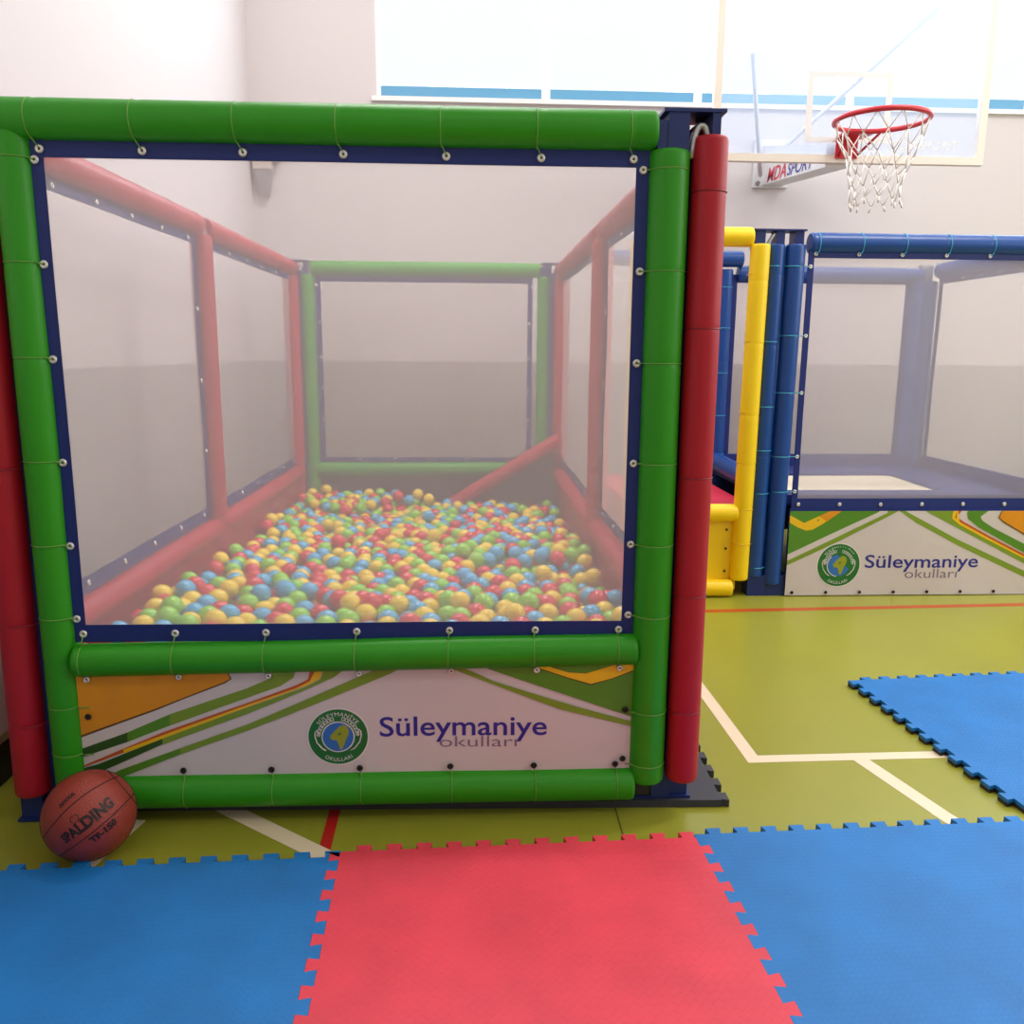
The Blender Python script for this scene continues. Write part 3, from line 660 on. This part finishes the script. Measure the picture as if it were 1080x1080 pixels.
rim = MB().sweep([rc+V((RR*math.cos(2*PI*i/48), RR*math.sin(2*PI*i/48), 0)) for i in range(48)], .0135, 10, closed=True)
rim.box((rc.x-.07, yb-.022, 2.335), (rc.x+.055, yb-.014, rc.z+.01))
rim.prism([(rc.x-.075, yb-.02, rc.z+.008), (rc.x+.075, yb-.02, rc.z+.008), (rc.x+.09, rc.y+RR*.90, rc.z+.008), (rc.x-.09, rc.y+RR*.90, rc.z+.008)], (0, 0, -.012))
for sx in (-1, 1): rim.sweep([(rc.x+sx*.05, yb-.02, 2.35), (rc.x+sx*.10, rc.y+RR*.86, rc.z-.004)], .007, 8)
rim.build('rim', M['rim'], hp)
nt_ = MB(); NN = 12; lev = [(0, RR), (.09, .205), (.18, .165), (.26, .140), (.33, .128), (.40, .130)]
rn = random.Random(3)
jit = [[(rn.uniform(-.010, .010), rn.uniform(-.010, .010), rn.uniform(-.015, .01)) if k else (0, 0, 0) for i in range(NN)] for k in range(len(lev))]
def NP(k, i):
    h, r = lev[k]; a = 2*PI*((i % NN)+.5*(k % 2))/NN; j = jit[k][i % NN]
    return rc+V((r*math.cos(a)+j[0], r*math.sin(a)+j[1], -h+j[2]-.006))
for k in range(len(lev)-1):
    for i in range(NN):
        nt_.sweep([NP(k, i), NP(k+1, i)], .0032, 6); nt_.sweep([NP(k, i), NP(k+1, i-1 if k % 2 == 0 else i+1)], .0032, 6)
for i in range(NN): nt_.sweep([NP(5, i), NP(5, i)+V((rn.uniform(-.01, .01), rn.uniform(-.01, .01), -.03))], .005, 6)
nt_.build('hoop_net', M['cord'], hp)
# support arm with lettering, wall plate and struts
ax0, ax1 = 3.02, 3.17
arm = MB().prism([(ax0, YB-.03, 2.40), (ax0, yb+.03, 2.30), (ax0, yb+.03, 2.42), (ax0, YB-.03, 2.66)], (ax1-ax0, 0, 0)).build('support_arm', M['white'], hp)
def armp(a, b):     # a runs from the wall towards the board, b upwards along the slope
    t = a/(YB-yb); return V((ax0-.0015, YB-.03-a, 2.40-.10*t+b))
l = MB(); put_text(l, 'MDA', armp, .10, .46, .010, .085, shear=.3, offset=.02); l.build('lettering', M['l_red'], arm)
l = MB(); put_text(l, 'SPORT', armp, .48, .92, .012, .07, shear=.3, offset=.01); l.build('lettering', M['l_navy'], arm)
MB().box((2.955, YB-.03, 2.385), (3.20, YB-.001, 2.70)).sweep([(2.985, YB-.03, 2.41), (2.985, YB-.05, 2.41)], .015, 10, 1).build('wall_plate', [M['white'], M['grey']], hp)
MB().sweep([(2.56, yb+.03, 2.90), (2.98, YB-.1, 2.45)], .014, 8).build('strut', M['white'], hp)
MB().sweep([(3.60, yb+.03, 3.15), (3.12, YB-.1, 2.62)], .014, 8).build('strut', M['white'], hp)

# ------------------------------------------------------------------ small bracket on the rear wall, cream cushion on the left
w = thing('wall_bracket', 'grey tapered metal bracket fixed high on the back wall near the left corner', 'bracket')
MB().box((-.475, YB-.09, 2.44), (-.355, YB-.002, 2.75)).build('housing', M['cush'], w)
MB().prism([(-.47, YB-.085, 2.44), (-.36, YB-.085, 2.44), (-.385, YB-.06, 2.28), (-.44, YB-.06, 2.28)], (0, .058, 0)).build('tapered_foot', M['grey'], w)
MB().sweep([(-.33, YB-.05, 2.50), (-.27, YB-.05, 2.62), (-.20, YB-.05, 2.75)], .014, 8).box((-.36, YB-.06, 2.49), (-.32, YB-.002, 2.53)).build('stay', M['grey'], w)
cu = thing('padded_block', 'cream padded block on a dark base standing left of the ball pit against the wall', 'padded block')
MB().prism([(-.49, .14, .14), (-.345, .14, .14), (-.325, .14, .18), (-.325, .14, .60), (-.345, .14, .64), (-.49, .14, .64)], (0, .2, 0)).build('cushion', M['cush'], cu)
MB().box((-.48, .16, .0), (-.37, .32, .14)).build('base', M['matblack'], cu)

# ------------------------------------------------------------------ light
def area(name, loc, rot, sx, sy, e, col=(1, 1, 1)):
    d = bpy.data.lights.new(name, 'AREA'); d.shape = 'RECTANGLE'; d.size = sx; d.size_y = sy; d.energy = e; d.color = col
    o = bpy.data.objects.new(name, d); COL.objects.link(o); o.location = loc; o.rotation_euler = rot
    return o
area('daylight_back_windows', ((WX0+WX1)/2, YB+.35, (ZS+ZT)/2+.2), (math.radians(-90), 0, 0), 8.2, 2.6, 480, (.90, .95, 1))
area('right_side_fill', (XR-.02, -.5, 3.2), (0, math.radians(90), 0), 2.4, 6.0, 200, (1, .98, .95))  # unseen light added inside the solid right wall to brighten that side
for x, y, e in ((.7, 1.9, 75), (1.2, -3.0, 14), (4.4, .9, 108), (4.6, -3.0, 40)):
    area('ceiling_fill', (x, y, ZC-.02), (0, 0, 0), 1.6, .5, e, (1, .97, .93))  # unseen overhead lights added to brighten the pit interior and right floor
W = bpy.data.worlds.new('sky'); SC.world = W; W.use_nodes = True
W.node_tree.nodes['Background'].inputs[0].default_value = (.85, .93, 1, 1); W.node_tree.nodes['Background'].inputs[1].default_value = 1.5

# ------------------------------------------------------------------ camera
def camera():
    p, y, r = -.1869, .0491, .0074
    cp, sp, cy, sy, cr, sr = math.cos(p), math.sin(p), math.cos(y), math.sin(y), math.cos(r), math.sin(r)
    f = V((sy*cp, cy*cp, sp)); rt = V((cy, -sy, 0)); up = rt.cross(f)
    R0, U0 = rt*cr+up*sr, -rt*sr+up*cr
    c = bpy.data.cameras.new('camera'); c.sensor_width = 36; c.lens = 891.1/1080*36; c.clip_start = .05
    o = bpy.data.objects.new('camera', c); COL.objects.link(o)
    m = Matrix(((R0.x, U0.x, -f.x), (R0.y, U0.y, -f.y), (R0.z, U0.z, -f.z))).to_4x4(); m.translation = V(CAM)
    o.matrix_world = m; SC.camera = o
camera()
SC.view_settings.view_transform = 'Standard'; SC.view_settings.look = 'None'; SC.view_settings.gamma = 1
SC.view_settings.use_curve_mapping = False; SC.view_settings.exposure = -0.15
SC.cycles.use_denoising = True; SC.cycles.use_adaptive_sampling = False; SC.cycles.transparent_max_bounces = 24
